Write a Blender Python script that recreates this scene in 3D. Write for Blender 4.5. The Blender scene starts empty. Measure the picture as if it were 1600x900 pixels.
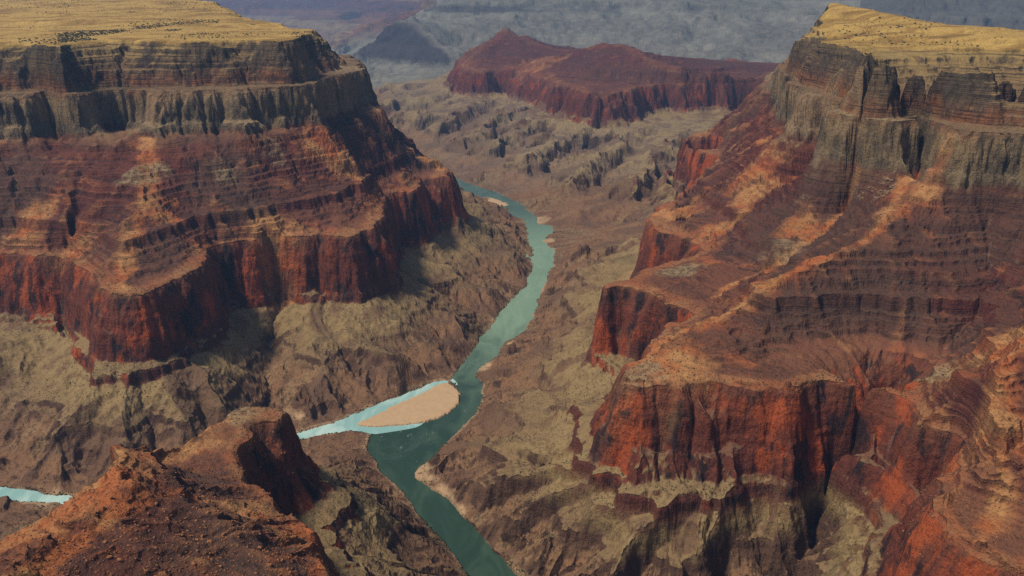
import bpy, math, random
import numpy as np
R = math.radians

# ------------------------------------------------------------------ camera
PITCH = math.atan(480.0/1386.0)
CAMH = 1300.0
ZR = 90.0                                # river level
FPX = 1386.0
scene = bpy.context.scene
cam_d = bpy.data.cameras.new("camera")
cam_d.sensor_width = 36.0
cam_d.lens = 36.0*FPX/1600.0
cam_d.clip_start = 1.0
cam_d.clip_end = 200000.0
cam = bpy.data.objects.new("camera", cam_d)
scene.collection.objects.link(cam)
cam.location = (0, 0, CAMH)
cam.rotation_euler = (R(90)-PITCH, 0, 0)
scene.camera = cam

# ------------------------------------------------------------------ light
SUN_EL, SUN_AZ = 57.0, -112.0             # azimuth from +Y (the viewing direction), negative = to the left
SUN_POWER, SUN_ANGLE = 3.7, 8.0
SKY_POWER = 0.080
EXPOSURE = 0.08
HAZE = 2.6e-5
w = bpy.data.worlds.new("World"); scene.world = w
w.use_nodes = True
nt = w.node_tree; nt.nodes.clear()
sky = nt.nodes.new("ShaderNodeTexSky"); sky.sky_type = 'NISHITA'; sky.sun_disc = False
sky.sun_elevation = R(SUN_EL); sky.sun_rotation = R(SUN_AZ)
sky.air_density = 1.0; sky.dust_density = 4.0; sky.altitude = 1500
bg = nt.nodes.new("ShaderNodeBackground"); bg.inputs[1].default_value = SKY_POWER
out = nt.nodes.new("ShaderNodeOutputWorld")
nt.links.new(sky.outputs[0], bg.inputs[0]); nt.links.new(bg.outputs[0], out.inputs[0])
sd = bpy.data.lights.new("sun", 'SUN'); sd.energy = SUN_POWER; sd.angle = R(SUN_ANGLE)
sd.color = (1.0, 0.90, 0.76)
sun = bpy.data.objects.new("sun", sd); scene.collection.objects.link(sun)
from mathutils import Vector
sdir = Vector((math.sin(R(SUN_AZ))*math.cos(R(SUN_EL)), math.cos(R(SUN_AZ))*math.cos(R(SUN_EL)), math.sin(R(SUN_EL))))
sun.rotation_euler = sdir.to_track_quat('Z', 'Y').to_euler()
sun.location = (-4000, 1500, 5000)
vs = scene.view_settings
vs.view_transform = 'Standard'; vs.look = 'None'; vs.exposure = EXPOSURE; vs.gamma = 1.0; vs.use_curve_mapping = False
scene.cycles.volume_bounces = 1
scene.cycles.max_bounces = 5
scene.cycles.use_denoising = False
scene.cycles.diffuse_bounces = 3

# ------------------------------------------------------------------ survey: sight lines from the camera to known levels
cp, sp_ = math.cos(PITCH), math.sin(PITCH)
def ray(px, py):
    v = 450.0-py
    return (px-800.0), FPX*cp+v*sp_, -FPX*sp_+v*cp
def I(px, py, z):                        # a point seen at (px, py) lying at level z
    a, b, c = ray(px, py); t = (z-CAMH)/c
    return (a*t, b*t, z)
def J(px, py, Y):                        # a point seen at (px, py) lying Y metres ahead
    a, b, c = ray(px, py); t = Y/b
    return (a*t, Y, CAMH+c*t)
def K(px, Y, z):                         # a point out of sight, by bearing, distance and level
    return ((px-800.0)/1310.0*Y, Y, z)
def IL(z, *pts): return [I(p[0], p[1], z) for p in pts]
def KL(z, *pts): return [K(p[0], p[1], z) for p in pts]
def JL(*pts): return [J(*p) for p in pts]

# strata: 90 river, 262 foot of the big red cliff, 480 its rim, 770 foot of the upper cliff, 1080 plateau rim
Zb, Zc, Zd, Ze = 262.0, 480.0, 770.0, 1080.0
curves = []          # every curve: list of (x, y, z)
# ---- left wall
rimL = IL(Ze, (-700,90),(-350,78),(-120,74),(0,66),(60,65),(86,74),(116,64),(160,58),(215,58),(240,64),(262,57),(300,66),(345,60),(400,62),(440,63),(466,59),(480,50),(497,46)) \
     + JL((455,41,4300),(400,32,4800),(350,12,5500),(290,-8,6300)) + KL(1160, (150,7200),(-300,7800),(-900,7800))
curves.append(rimL)
curves.append(IL(Zd, (-700,240),(-350,228),(-120,220),(0,213),(75,210),(88,200),(112,212),(160,205),(200,200),(235,208),(290,208),(330,205),(370,209),(400,199),(450,194),(495,193),(530,178),(590,165))
     + KL(Zd, (596,4600),(560,5300),(490,6200),(420,7200),(250,8600),(-300,9300),(-900,9300)))
redL = IL(Zc, (-700,420),(-400,410),(-200,400),(-60,397),(0,393),(40,396),(70,400),(95,392),(108,384),(118,398),(138,415),(152,438),(157,458),(190,463),(228,457),(268,434),(302,422),(328,402),(340,384),(352,374),(375,372),(400,370),(430,365),(470,368),(500,362),(530,368),(556,366),(572,352),(584,356),(592,335),(600,306),(625,297),(648,298),(657,282),(662,268),(680,262),(695,266),(702,280)) \
     + KL(Zc, (686,4250),(605,5000),(545,6500),(505,8000),(430,9500),(300,11000),(-300,12000),(-900,12000))
# ---- foreground promontory left (south of the tributary)
redF = KL(Zc, (-500,1030),(-250,1060),(60,1170),(150,1300),(240,1430)) + IL(Zc, (310,680),(340,660),(362,643),(388,640),(415,643),(424,648),(432,655),(418,660),(404,657),(388,665),(397,676),(412,684),(398,694),(394,706),(410,716),(402,728),(388,738),(398,752),(412,758),(414,774),(432,784),(470,797),(503,825),(520,850),(535,880),(545,930),(560,1000),(600,1100))
# ---- right wall
redR = KL(Zc, (1800,9300),(1500,9400),(1250,9600),(1100,9900),(1000,10300),(900,10900),(800,11400),(745,11200),(722,10500)) \
     + IL(Zc, (717,101),(730,107),(746,112),(770,108),(793,109),(817,112),(864,125),(884,133),(918,145),(938,149),(969,146),(1002,135),(1035,131),(1070,132),(1100,127),(1127,129),(1188,127)) \
     + KL(Zc, (1196,7000),(1165,6000)) + IL(Zc, (1125,203),(1085,207),(1075,222),(1090,238)) + KL(Zc, (1128,4350)) \
     + IL(Zc, (1102,272),(1060,310),(1035,328),(1007,343),(1040,356),(1083,374),(1102,386),(1096,398),(1062,404),(1010,425),(985,437),(957,442),(958,448),(985,443),(1010,448),(1040,463),(1066,474),(1084,482),(1074,490),(1045,500),(1030,525),(1010,541),(985,548),(976,570),(967,590),(1000,592),(1040,587),(1070,596),(1110,591),(1150,593),(1200,601),(1240,604),(1262,592),(1300,586),(1350,601),(1392,606),(1425,608),(1446,630),(1440,650),(1470,656),(1498,668),(1508,685),(1492,712),(1476,745),(1470,790),(1492,815),(1490,838),(1530,853),(1585,872),(1640,870),(1760,910),(1900,960))
reds = [redL, redF, redR]
side = [1, -1, 1]       # which side of the travel direction is downhill (1 = right hand)

curves.append(IL(Zd, (1900,290),(1750,275),(1600,266),(1540,268),(1480,262),(1420,255),(1350,241),(1325,234),(1290,216),(1245,212),(1228,196),(1220,170),(1200,146),(1178,130)) + KL(Zd, (1222,5800),(1300,6300),(1500,6300),(1900,6000)))
curves.append(IL(Ze, (1900,112),(1750,108),(1600,97),(1550,100),(1505,99),(1450,91),(1400,94),(1366,95),(1353,80),(1320,72),(1293,66),(1283,60)) + JL((1286,40,3900),(1292,15,4100)))
curves.append(JL((1292,15,4100),(1300,2,4200),(1370,15,4000),(1420,33,3700),(1450,33,3800),(1480,42,3500),(1520,42,3500),(1540,55,3300),(1600,58,3250),(1750,62,3200),(1900,64,3200)))
curves.append([K(1295,4500,1150), K(1400,4500,1080), K(1600,4100,1080), K(1900,3900,1080)])
curves.append(JL((1275,58,3800),(1245,66,3950),(1236,84,4050),(1231,101,4150)))
# ---- crests
curves += [
    [I(232,209,Zd), J(234,280,2950), J(217,350,2680), J(190,415,2480), I(185,450,486)],
    [I(495,193,Zd), J(530,235,3450), J(560,280,3400), I(598,309,486)],
    [I(590,165,Zd), J(620,200,4100), J(655,235,4080), I(690,263,484)],
    [J(60,285,3000), J(20,345,2850), I(5,390,486)],
    [I(1450,262,Zd), J(1400,300,2450), J(1384,344,2330), J(1317,384,2230), J(1262,415,2150), J(1171,452,2120), J(1110,485,2060), J(1050,520,1970), I(1005,552,487)],
    [I(1325,236,Zd), J(1250,285,3000), J(1190,300,2980), J(1150,350,2900), I(1108,378,484)],
    [I(1228,198,Zd), J(1170,225,3600), J(1120,262,3650), I(1098,280,484)],
    [I(1190,140,Zd), J(1150,170,4800), J(1110,206,5050)],
    [K(1900,2500,Zd), J(1850,380,2150), J(1750,430,1950), J(1600,500,1700), J(1560,600,1500), J(1560,680,1400), J(1570,790,1270), I(1530,845,486)],
    # temple ridge
    [I(722,101,482), J(755,73,9700), J(780,58,10300), J(792,43,10450), J(804,53,10350), J(830,64,10000), J(880,79,9500), J(915,76,9000), J(926,70,8900), J(960,68,8800), J(985,75,8700), J(996,86,8300), J(1040,98,7700), J(1110,110,7700), J(1190,118,7700), K(1500,7600,600), K(1900,7600,600)],
    # foreground crests
    [I(385,648,484), J(345,656,1560), J(300,684,1490), J(240,700,1400), J(195,702,1330), J(172,737,1150), J(235,750,1120), J(160,800,1010), J(90,850,930), J(30,900,850), J(-60,960,780)],
    [J(172,737,1150), J(120,765,1130), J(60,800,1090), J(0,830,1050), J(-80,870,1010)],
    [J(235,750,1120), J(290,772,1190), J(350,776,1230), J(400,800,1180), J(470,815,1160), J(500,850,1080), J(515,900,1010)],
    [J(300,840,1030), J(370,820,1080), J(420,860,1020), J(430,920,950)],
    # slopes under the temple
    IL(250,(1040,275)) + IL(190,(990,300)) + IL(112,(905,338)),
    # benches below the right wall
]
# ---- valleys
curves += [
    [I(88,202,765), J(80,290,2920), J(104,350,2740), I(110,384,474)],
    [I(335,208,765), J(345,300,3000), J(352,345,2880), I(353,371,474)],
    [J(1550,330,2350), J(1535,430,2150), J(1500,500,2000), J(1465,565,1870), I(1432,606,470), K(1415,1800,262), I(1400,700,255), I(1385,775,190), I(1285,835,135), I(1230,900,110), I(1180,1000,95)],
    IL(100,(1000,355),(900,345),(868,350)),
    IL(240,(430,470)) + IL(150,(425,560)) + IL(100,(435,660)),
    IL(235,(1110,285)) + IL(170,(1000,370)) + IL(100,(880,460)),
    KL(640,(1330,2700)) + KL(575,(1260,2560)) + KL(515,(1190,2400)) + KL(484,(1120,2270)),
]
def spur(a, b, bulge, z0=258.0, z1=97.0):
    if a[0] > 940 and a[1] > 600: z0 = 310.0
    elif a[0] < 340: z0 = 282.0
    return [I(a[0]+(b[0]-a[0])*t, a[1]+(b[1]-a[1])*t, z0+(z1-z0)*t+bulge*math.sin(math.pi*t**1.5)) for t in (0.06, .2, .35, .5, .65, .8, .93)]
SP = [((600,425),(757,520)), ((640,385),(790,478)), ((690,355),(828,425)), ((735,335),(828,378)), ((560,470),(722,562)), ((500,475),(640,612)), ((455,470),(545,640)),
      ((150,580),(60,745)), ((200,580),(180,748)), ((250,565),(300,722)), ((300,540),(390,692)), ((100,500),(10,710)), ((0,520),(-110,720)),
      ((1000,370),(872,395)), ((980,435),(860,428)), ((940,475),(845,472)), ((925,522),(808,532)), ((920,552),(762,592)), ((955,640),(742,642)), ((950,692),(700,705)), ((975,720),(694,765)), ((1000,735),(742,825)), ((1030,745),(802,888)), ((1080,738),(900,990)), ((1150,733),(1050,960)), ((1250,722),(1185,900))]
HO = [((620,410),(778,497)), ((665,370),(813,452)), ((712,345),(831,402)), ((580,455),(742,542)), ((530,475),(688,592)), ((480,475),(592,627)), ((175,582),(120,752)), ((225,575),(240,740)),
      ((280,550),(345,707)), ((330,520),(428,676)), ((128,540),(45,740)), ((50,515),(-50,720)), ((1000,402),(864,408)), ((955,455),(852,450)), ((932,500),(828,507)), ((918,540),(788,556)),
      ((930,600),(755,612)), ((950,668),(718,680)), ((960,706),(690,738)), ((990,730),(718,795)), ((1015,742),(770,855)), ((1055,742),(850,935)), ((1110,735),(970,970)), ((1200,727),(1115,930))]
for a, b in SP: curves.append(spur(a, b, 15))
for a, b in HO: curves.append(spur(a, b, -11)[1:])
def ridge_spur(a, b):
    return [I(a[0]+(b[0]-a[0])*t, a[1]+(b[1]-a[1])*t, 256-42*t if t < .8 else 256-42*t-(t-.8)*620) for t in (0.05, .2, .35, .5, .65, .8, .9, .97)]
def ridge_hollow(a, b):
    return [I(a[0]+(b[0]-a[0])*t, a[1]+(b[1]-a[1])*t, 215-95*t**.6) for t in (0.15, .3, .45, .6, .75, .93)]
for a, b in [((760,150),(672,208)), ((830,160),(705,228)), ((870,170),(738,245)), ((930,188),(785,268)), ((1000,195),(870,300)), ((1075,192),(960,325)), ((1130,190),(1020,335))]: curves.append(ridge_spur(a, b))
for a, b in [((725,142),(650,188)), ((795,158),(690,222)), ((850,167),(722,240)), ((900,182),(762,258)), ((965,194),(828,285)), ((1035,196),(915,315)), ((1105,196),(990,335))]: curves.append(ridge_hollow(a, b))
# ---- far country
curves += [
    JL((535,112,12500),(570,80,12800),(600,50,13000),(621,27,13200),(640,42,12900),(660,52,12600),(690,80,12000),(712,102,11600)),
    JL((540,60,16500),(575,32,17000),(600,38,17000),(640,45,16500)),
    JL((650,36,14300),(668,28,14300),(683,12,15000),(700,-10,15500)),
    KL(262, (600,10700),(690,10900),(745,12000),(900,12200),(1050,11600),(1190,10900),(1280,10700)), KL(430, (1340,10500),(1800,10500)),
    KL(250, (610,9800),(700,9700)), KL(245, (600,8700),(690,8700)),
    KL(235, (625,7700),(700,7600)),
    JL((690,24,14000),(800,16,14200),(900,18,14200),(1000,20,14000),(1100,22,13600),(1290,26,13200)),
    JL((690,14,14150),(800,5,14330),(900,7,14350),(1000,9,14150),(1100,11,13750),(1290,15,13350)),
    KL(1150, (690,16500),(900,16500),(1290,15500)), KL(1060, (1340,12800),(1600,12300),(1900,12300)), KL(1250, (690,20000),(1300,20000),(1900,19000)),
    KL(1200, (720,26000),(1300,30000),(1900,30000)),
    KL(120, (545,15000),(620,15500)),
    KL(100, (300,17000),(450,19000),(500,22000)), KL(260, (560,20000),(660,20000)),
    KL(240, (250,24000),(450,24000),(640,24000)), KL(520, (380,27500),(520,28500)), KL(760, (300,31000),(440,32000),(600,31000),(690,29000)),
    KL(1150, (200,42000),(450,43000),(700,43000)), KL(900, (-600,15000),(-200,20000),(100,26000)),
    KL(260, (-900,13500),(-300,13500),(250,12500)),
]
# ---- water outlines (near to far along the right bank, back along the left)
riverR = IL(ZR, (1100,1250),(990,1100),(890,1000),(805,900),(765,855),(715,800),(692,772),(665,760),(643,745),(655,730),(680,712),(700,690),(728,662),(747,635),(753,600),(744,588),(750,574),(768,562),(790,535),(815,520),(832,495),(846,455),(856,430),(867,402),(866,388),(849,380),(852,370),(863,366),(862,354),(840,350),(835,338),(826,326),(800,312),(770,300),(735,288),(712,279)) + KL(ZR, (655,6300),(615,7300),(601,8600),(580,10500),(566,12500),(558,14000),(550,16000),(535,19000),(515,23000),(400,27000))
riverL = IL(ZR, (840,1250),(850,1100),(790,1000),(738,910),(700,852),(660,815),(635,775),(608,750),(585,726),(578,702),(581,676),(582,668),(650,664),(695,652),(719,630),(717,605),(703,592),(720,570),(745,547),(757,522),(776,506),(788,480),(820,450),(833,420),(832,392),(826,360),(820,345),(806,338),(792,326),(764,312),(735,300),(700,290),(690,282)) + KL(ZR, (630,6300),(603,7300),(594,8600),(570,10500),(552,12500),(543,14000),(534,16000),(518,19000),(496,23000),(380,27000))
tribS = IL(ZR, (668,655),(655,667),(630,672),(604,676),(582,679),(560,673),(530,674),(500,681),(440,696),(340,738),(240,775),(150,795),(75,784),(40,784),(0,776),(-100,768),(-300,790),(-700,860))
tribN = IL(ZR, (703,602),(699,595),(686,597),(660,605),(620,620),(580,637),(545,652),(520,663),(490,672),(440,683),(340,722),(240,758),(150,778),(80,775),(40,768),(0,760),(-100,750),(-300,770),(-700,840))
island = IL(ZR, (553,664),(575,654),(608,638),(648,618),(683,603),(702,598),(714,611),(717,628),(706,645),(682,656),(645,664),(610,668),(575,668))
barFar = IL(ZR, (757,308),(775,309),(796,318),(797,323),(780,322),(762,315))
beaches = [(660,742,60),(690,770,35),(758,575,55),(780,503,38),(854,377,50),(838,345,95),(778,315,70),(855,400,30),(700,610,30),(470,648,70),(800,540,25),(60,787,70),(720,800,25)]

def densify(poly, step=0.0015):
    P = np.array(poly, float); outp = [P[:1]]
    for a, b in zip(P[:-1], P[1:]):
        n = max(2, int(np.hypot(*(b-a)[:2]) / (step*max(500.0, min(np.hypot(*a[:2]), np.hypot(*b[:2])))))+1)
        n = min(n, 3000)
        t = np.linspace(0, 1, n+1)[1:, None]
        outp.append(a+(b-a)*t)
    return np.vstack(outp)
def smooth_poly(poly, it=2):
    P = np.array(poly, float)
    for _ in range(it):                  # Chaikin
        Q = np.empty((2*len(P)-2, P.shape[1])); Q[0::2] = .75*P[:-1]+.25*P[1:]; Q[1::2] = .25*P[:-1]+.75*P[1:]
        P = np.vstack([P[:1], Q, P[-1:]])
    return P

# ------------------------------------------------------------------ noise
def _h(ix, iy, iz, seed):
    h = (ix.astype(np.uint32)*np.uint32(374761393) + iy.astype(np.uint32)*np.uint32(668265263) + iz*np.uint32(2246822519) + np.uint32(seed*3266489917 & 0xffffffff))
    h = (h ^ (h >> np.uint32(13)))*np.uint32(1274126177)
    h ^= h >> np.uint32(16)
    return h.astype(np.float32)*np.float32(2.0/4294967295.0)-np.float32(1)
def vn2(x, y, seed=0):
    fx = np.floor(x); fy = np.floor(y); ix = fx.astype(np.int64); iy = fy.astype(np.int64)
    tx = (x-fx).astype(np.float32); ty = (y-fy).astype(np.float32)
    tx = tx*tx*tx*(tx*(tx*6-15)+10); ty = ty*ty*ty*(ty*(ty*6-15)+10)
    z = np.uint32(0)
    a = _h(ix, iy, z, seed); b = _h(ix+1, iy, z, seed); c = _h(ix, iy+1, z, seed); d = _h(ix+1, iy+1, z, seed)
    return (a+(b-a)*tx)*(1-ty)+(c+(d-c)*tx)*ty
def vn3(x, y, zz, seed=0):
    fz = np.floor(zz); iz = fz.astype(np.int64).astype(np.uint32); tz = (zz-fz).astype(np.float32); tz = tz*tz*(3-2*tz)
    fx = np.floor(x); fy = np.floor(y); ix = fx.astype(np.int64); iy = fy.astype(np.int64)
    tx = (x-fx).astype(np.float32); ty = (y-fy).astype(np.float32); tx = tx*tx*(3-2*tx); ty = ty*ty*(3-2*ty)
    r = []
    for k in (0, 1):
        z = iz+np.uint32(k)
        a = _h(ix, iy, z, seed); b = _h(ix+1, iy, z, seed); c = _h(ix, iy+1, z, seed); d = _h(ix+1, iy+1, z, seed)
        r.append((a+(b-a)*tx)*(1-ty)+(c+(d-c)*tx)*ty)
    return r[0]+(r[1]-r[0])*tz
def fbm(x, y, L, octv=4, seed=0, gain=.5, ridged=False):
    s = np.zeros(np.shape(x), np.float32); a = 1.0; tot = 0
    for o in range(octv):
        f = 2.03**o/L
        c, s_ = math.cos(o*1.1+.3), math.sin(o*1.1+.3)
        n = vn2((x*c-y*s_)*f+17.3*o, (x*s_+y*c)*f-9.1*o, seed+o*7)
        if ridged: n = 1-2*np.abs(n)
        s += a*n; tot += a; a *= gain
    return s/tot

# ------------------------------------------------------------------ base grid, polar with logarithmic range
D = 0.002
TH0, TH1 = R(-47), R(47)
LR0, LR1 = math.log(640.0), math.log(46000.0)
NT = int((TH1-TH0)/D)+1; NR = int((LR1-LR0)/D)+1
th = TH0+np.arange(NT)*D; lr = LR0+np.arange(NR)*D
def cell(x, y):
    return (np.log(np.maximum(np.hypot(x, y), 1.0))-LR0)/D, (np.arctan2(x, y)-TH0)/D
RRg = np.exp(lr)[:, None]*np.ones((1, NT)); TTg = th[None, :]*np.ones((NR, 1))
XG = RRg*np.sin(TTg); YG = RRg*np.cos(TTg)

def pip(poly, X, Y):                     # points inside polygon
    P = np.array(poly, float)[:, :2]; ins = np.zeros(X.shape, bool)
    bb = (X > P[:,0].min()) & (X < P[:,0].max()) & (Y > P[:,1].min()) & (Y < P[:,1].max())
    xs, ys = X[bb], Y[bb]; r = np.zeros(xs.shape, bool)
    j = len(P)-1
    for i in range(len(P)):
        xi, yi, xj, yj = P[i,0], P[i,1], P[j,0], P[j,1]
        if yi != yj:
            c = ((yi > ys) != (yj > ys)) & (xs < (xj-xi)*(ys-yi)/(yj-yi)+xi)
            r ^= c
        j = i
    ins[bb] = r
    return ins

def offset_line(P, dist, sgn):
    P = P[:, :3]; T = np.gradient(P[:, :2], axis=0)
    k = 9; ker = np.ones(k)/k
    for a in (0, 1): T[:, a] = np.convolve(np.pad(T[:, a], k//2, mode='edge'), ker, 'valid')
    T /= np.maximum(np.hypot(T[:,0], T[:,1]), 1e-6)[:, None]
    N = np.stack([T[:,1], -T[:,0]], 1)*sgn
    Q = P.copy(); Q[:, :2] += N*dist[:, None]
    return Q

def build_base():
    val = np.zeros((NR, NT)); cnt = np.zeros((NR, NT))
    def put(P, zz=None):
        i, j = cell(P[:,0], P[:,1]); i = np.rint(i).astype(int); j = np.rint(j).astype(int)
        ok = (i >= 0) & (i < NR) & (j >= 0) & (j < NT)
        np.add.at(val, (i[ok], j[ok]), P[ok, 2]); np.add.at(cnt, (i[ok], j[ok]), 1)
    # feet of the red cliffs: parallel to the rim, dropped where they would cross another rim
    foot_pts = []; rim_all = []
    for c, s in zip(reds, side):
        P = densify(smooth_poly(c, 1)); rim_all.append(P)
        n = np.arange(len(P))
        P2 = P.copy()
        dist = 50+16*vn2(P[:,0]/180, P[:,1]/180, 5)
        dist = dist*np.clip(np.hypot(P[:,0], P[:,1])/2500, 1, 2.5)
        Q = offset_line(P, dist, s); Q[:,2] = 325.0 if c is redF else Zb+(np.interp(Q[:,1], [1900, 2500], [55, 0]) if c is redR else np.interp(Q[:,1], [2350, 2700], [26, 0]))
        foot_pts.append((Q, dist))
    allrim = np.vstack(rim_all)
    # crude nearest-rim distance on a hash of cells
    for P in rim_all: put(P)
    for Q, dist in foot_pts:
        keep = np.ones(len(Q), bool)
        for k0 in range(0, len(Q), 500):
            q = Q[k0:k0+500]
            dd = np.full(len(q), 1e9)
            near = allrim[(np.abs(allrim[:,0]-q[:,0].mean()) < 1500) & (np.abs(allrim[:,1]-q[:,1].mean()) < 1500)]
            if len(near):
                near = near[::2]
                d2 = (q[:,None,0]-near[None,:,0])**2+(q[:,None,1]-near[None,:,1])**2
                dd = np.sqrt(d2.min(1))
            keep[k0:k0+500] = dd > dist[k0:k0+500]*0.82
        put(Q[keep])
    for c in curves: put(densify(smooth_poly(c, 1)))
    # water
    colo = np.vstack([smooth_poly(riverR, 1), smooth_poly(riverL, 1)[::-1]])
    trib = np.vstack([smooth_poly(tribS, 1), smooth_poly(tribN, 1)[::-1]])
    fx_ = np.clip(RRg/2500, .7, 2)
    XP = XG+(fbm(XG, YG, 75, 4, 701, gain=.65)*15*fx_); YP = YG+(fbm(XG, YG, 75, 4, 733, gain=.65)*15*fx_)
    water = pip(colo, XP, YP) | pip(trib, XP, YP)
    isl = pip(smooth_poly(island+island[:1], 2), XP, YP) | pip(smooth_poly(barFar+barFar[:1], 2), XP, YP)
    water &= ~isl
    m = cnt > 0
    val[m] /= cnt[m]
    val[water] = ZR-7; m |= water
    # shore ring
    ring = np.zeros_like(water); 
    for di, dj in ((1,0),(-1,0),(0,1),(0,-1),(1,1),(-1,-1),(1,-1),(-1,1)): ring |= np.roll(np.roll(water, di, 0), dj, 1)
    ring &= ~water
    val[ring & (cnt == 0)] = ZR+3.5; m |= ring
    val[isl] = ZR+4; m |= isl
    # multiresolution Laplace
    levels = []
    v, mm = val*m, m.astype(float)
    levels.append((v.copy(), m.copy()))
    for _ in range(7):
        v, q = levels[-1]
        a, b = (v.shape[0]+1)//2*2, (v.shape[1]+1)//2*2
        vv = np.zeros((a, b)); qq = np.zeros((a, b)); vv[:v.shape[0], :v.shape[1]] = v*q; qq[:v.shape[0], :v.shape[1]] = q
        vs_ = vv.reshape(a//2, 2, b//2, 2).sum((1, 3)); qs = qq.reshape(a//2, 2, b//2, 2).sum((1, 3))
        levels.append((np.where(qs > 0, vs_/np.maximum(qs, 1), 0), qs > 0))
    z = None
    for li in range(len(levels)-1, -1, -1):
        v, q = levels[li]
        if z is None: z = np.full(v.shape, 400.0)
        else:
            z = np.repeat(np.repeat(z, 2, 0), 2, 1)[:v.shape[0], :v.shape[1]]
        z = np.where(q, v, z).astype(np.float32); fr = ~q
        it = [60, 60, 80, 120, 160, 200, 300, 400][li]
        for _ in range(it):
            p = np.pad(z, 1, mode='edge')
            avg = (p[:-2,1:-1]+p[2:,1:-1]+p[1:-1,:-2]+p[1:-1,2:])*.25
            z = np.where(fr, avg, z)
    return z.astype(np.float32), water, isl
Z0, WATER, ISL = build_base()

def sstep(a, b, x):
    t = np.clip((x-a)/(b-a), 0, 1); return t*t*(3-2*t)
def blur(a, n=1):
    for _ in range(n):
        p = np.pad(a, 1, mode='edge'); a = (p[:-2,1:-1]+p[2:,1:-1]+p[1:-1,:-2]+p[1:-1,2:]+4*p[1:-1,1:-1])*.125
    return a
def bil(G, i, j):
    i = np.clip(i, 0, NR-1.001); j = np.clip(j, 0, NT-1.001)
    i0 = i.astype(np.int32); j0 = j.astype(np.int32); fi = (i-i0).astype(np.float32); fj = (j-j0).astype(np.float32)
    return (G[i0,j0]*(1-fi)+G[i0+1,j0]*fi)*(1-fj)+(G[i0,j0+1]*(1-fi)+G[i0+1,j0+1]*fi)*fj

# distance-to-water measure (in metres, roughly) for shores
def shore_dist():
    d = np.where(WATER | ISL, 0, 999).astype(np.float32); cs = (RRg*D).astype(np.float32)
    for _ in range(40):
        p = np.pad(d, 1, mode='edge'); mn = np.minimum(np.minimum(p[:-2,1:-1], p[2:,1:-1]), np.minimum(p[1:-1,:-2], p[1:-1,2:]))
        d = np.minimum(d, mn+cs)
    return d
SH = shore_dist()
shm = sstep(0, 90, SH)                    # keeps the shore where it is
# warp the rims and spurs a little so that they are scalloped
wx = fbm(XG, YG, 210, 4, 11)*46*shm; wy = fbm(XG, YG, 210, 4, 31)*46*shm
wx = wx+fbm(XG, YG, 95, 3, 13)*20*shm; wy = wy+fbm(XG, YG, 95, 3, 37)*20*shm
far = np.clip(RRg/3000, 1, 2)+np.clip(RRg/5000-2.2, 0, 2)
i_, j_ = cell(XG+wx*far, YG+wy*far)
Z1 = bil(Z0, i_, j_)
Z1 = np.where(WATER | ISL, Z0, Z1)
def slope_of(z):
    gr = np.gradient(z, axis=0)/(RRg*D); gt = np.gradient(z, axis=1)/(RRg*D)
    return gr, gt
Z1 = np.where((Z0 < 250) & (RRg < 9500), np.minimum(Z1, 259-.1*np.maximum(259-Z1, 0)), Z1).astype(np.float32) if False else Z1
# ------------------------------------------------------------------ running water: drainage by pointer doubling
rng = np.random.default_rng(7)
NB = [(-1,0),(1,0),(0,-1),(0,1),(-1,-1),(-1,1),(1,-1),(1,1)]
idx = np.arange(NR*NT).reshape(NR, NT)
def downhill(z, rnd):
    best = np.zeros((NR, NT), np.float32); nx = idx.copy()
    P = np.pad(z, 1, mode='edge')
    for di, dj in NB:
        dd = 1.0 if di == 0 or dj == 0 else 1.4142
        s = (z-P[1+di:1+di+NR, 1+dj:1+dj+NT])/dd*(1+rnd*rng.random((NR, NT), dtype=np.float32))
        k = s > best
        best = np.where(k, s, best)
        ti = np.clip(np.arange(NR)+di, 0, NR-1)[:, None]; tj = np.clip(np.arange(NT)+dj, 0, NT-1)[None, :]
        nx = np.where(k, ti*NT+tj, nx)
    return nx.ravel()
def accumulate(nx, area, steps=10):
    A = area.ravel().astype(np.float64).copy(); p = nx.copy(); selfp = np.arange(NR*NT)
    for _ in range(steps):
        live = p != selfp
        A = A + np.bincount(p[live], A[live], NR*NT)
        p2 = p[p]
        dead = (p2 == p) & True
        p = np.where(dead, selfp, p2) if False else p2
        # once a path has reached its sink it must not be counted again
        reached = nx[p] == p
        p = np.where(reached, selfp, p)
    return A.reshape(NR, NT)
# long ribs and hollows that run down the slopes
def advect(z, fields, n, step=1.7):
    zs = blur(z, 6); gi = np.gradient(zs, axis=0); gj = np.gradient(zs, axis=1)
    l = np.sqrt(gi**2+gj**2)+1e-4; gi = (gi/l).astype(np.float32); gj = (gj/l).astype(np.float32)
    ii = np.arange(NR, dtype=np.float32)[:, None]*np.ones((1, NT), np.float32); jj = np.arange(NT, dtype=np.float32)[None, :]*np.ones((NR, 1), np.float32)
    acc = [f.copy() for f in fields]
    for _ in range(n):
        i0 = np.clip(np.rint(ii), 0, NR-1).astype(np.int32); j0 = np.clip(np.rint(jj), 0, NT-1).astype(np.int32)
        ii = ii-gi[i0, j0]*step; jj = jj-gj[i0, j0]*step
        i0 = np.clip(np.rint(ii), 0, NR-1).astype(np.int32); j0 = np.clip(np.rint(jj), 0, NT-1).astype(np.int32)
        for a_, f in zip(acc, fields): a_ += f[i0, j0]
    return [blur(a_, 1)/a_.std() for a_ in acc]
def rnd_field(nb):
    return blur(rng.standard_normal((NR, NT)).astype(np.float32), nb)
gr, gt = slope_of(Z1); SL = np.hypot(gr, gt)
onplat = sstep(1040, 1075, Z1)
amp = shm*(1-.85*onplat)*sstep(.04, .35, blur(SL, 3))
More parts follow.
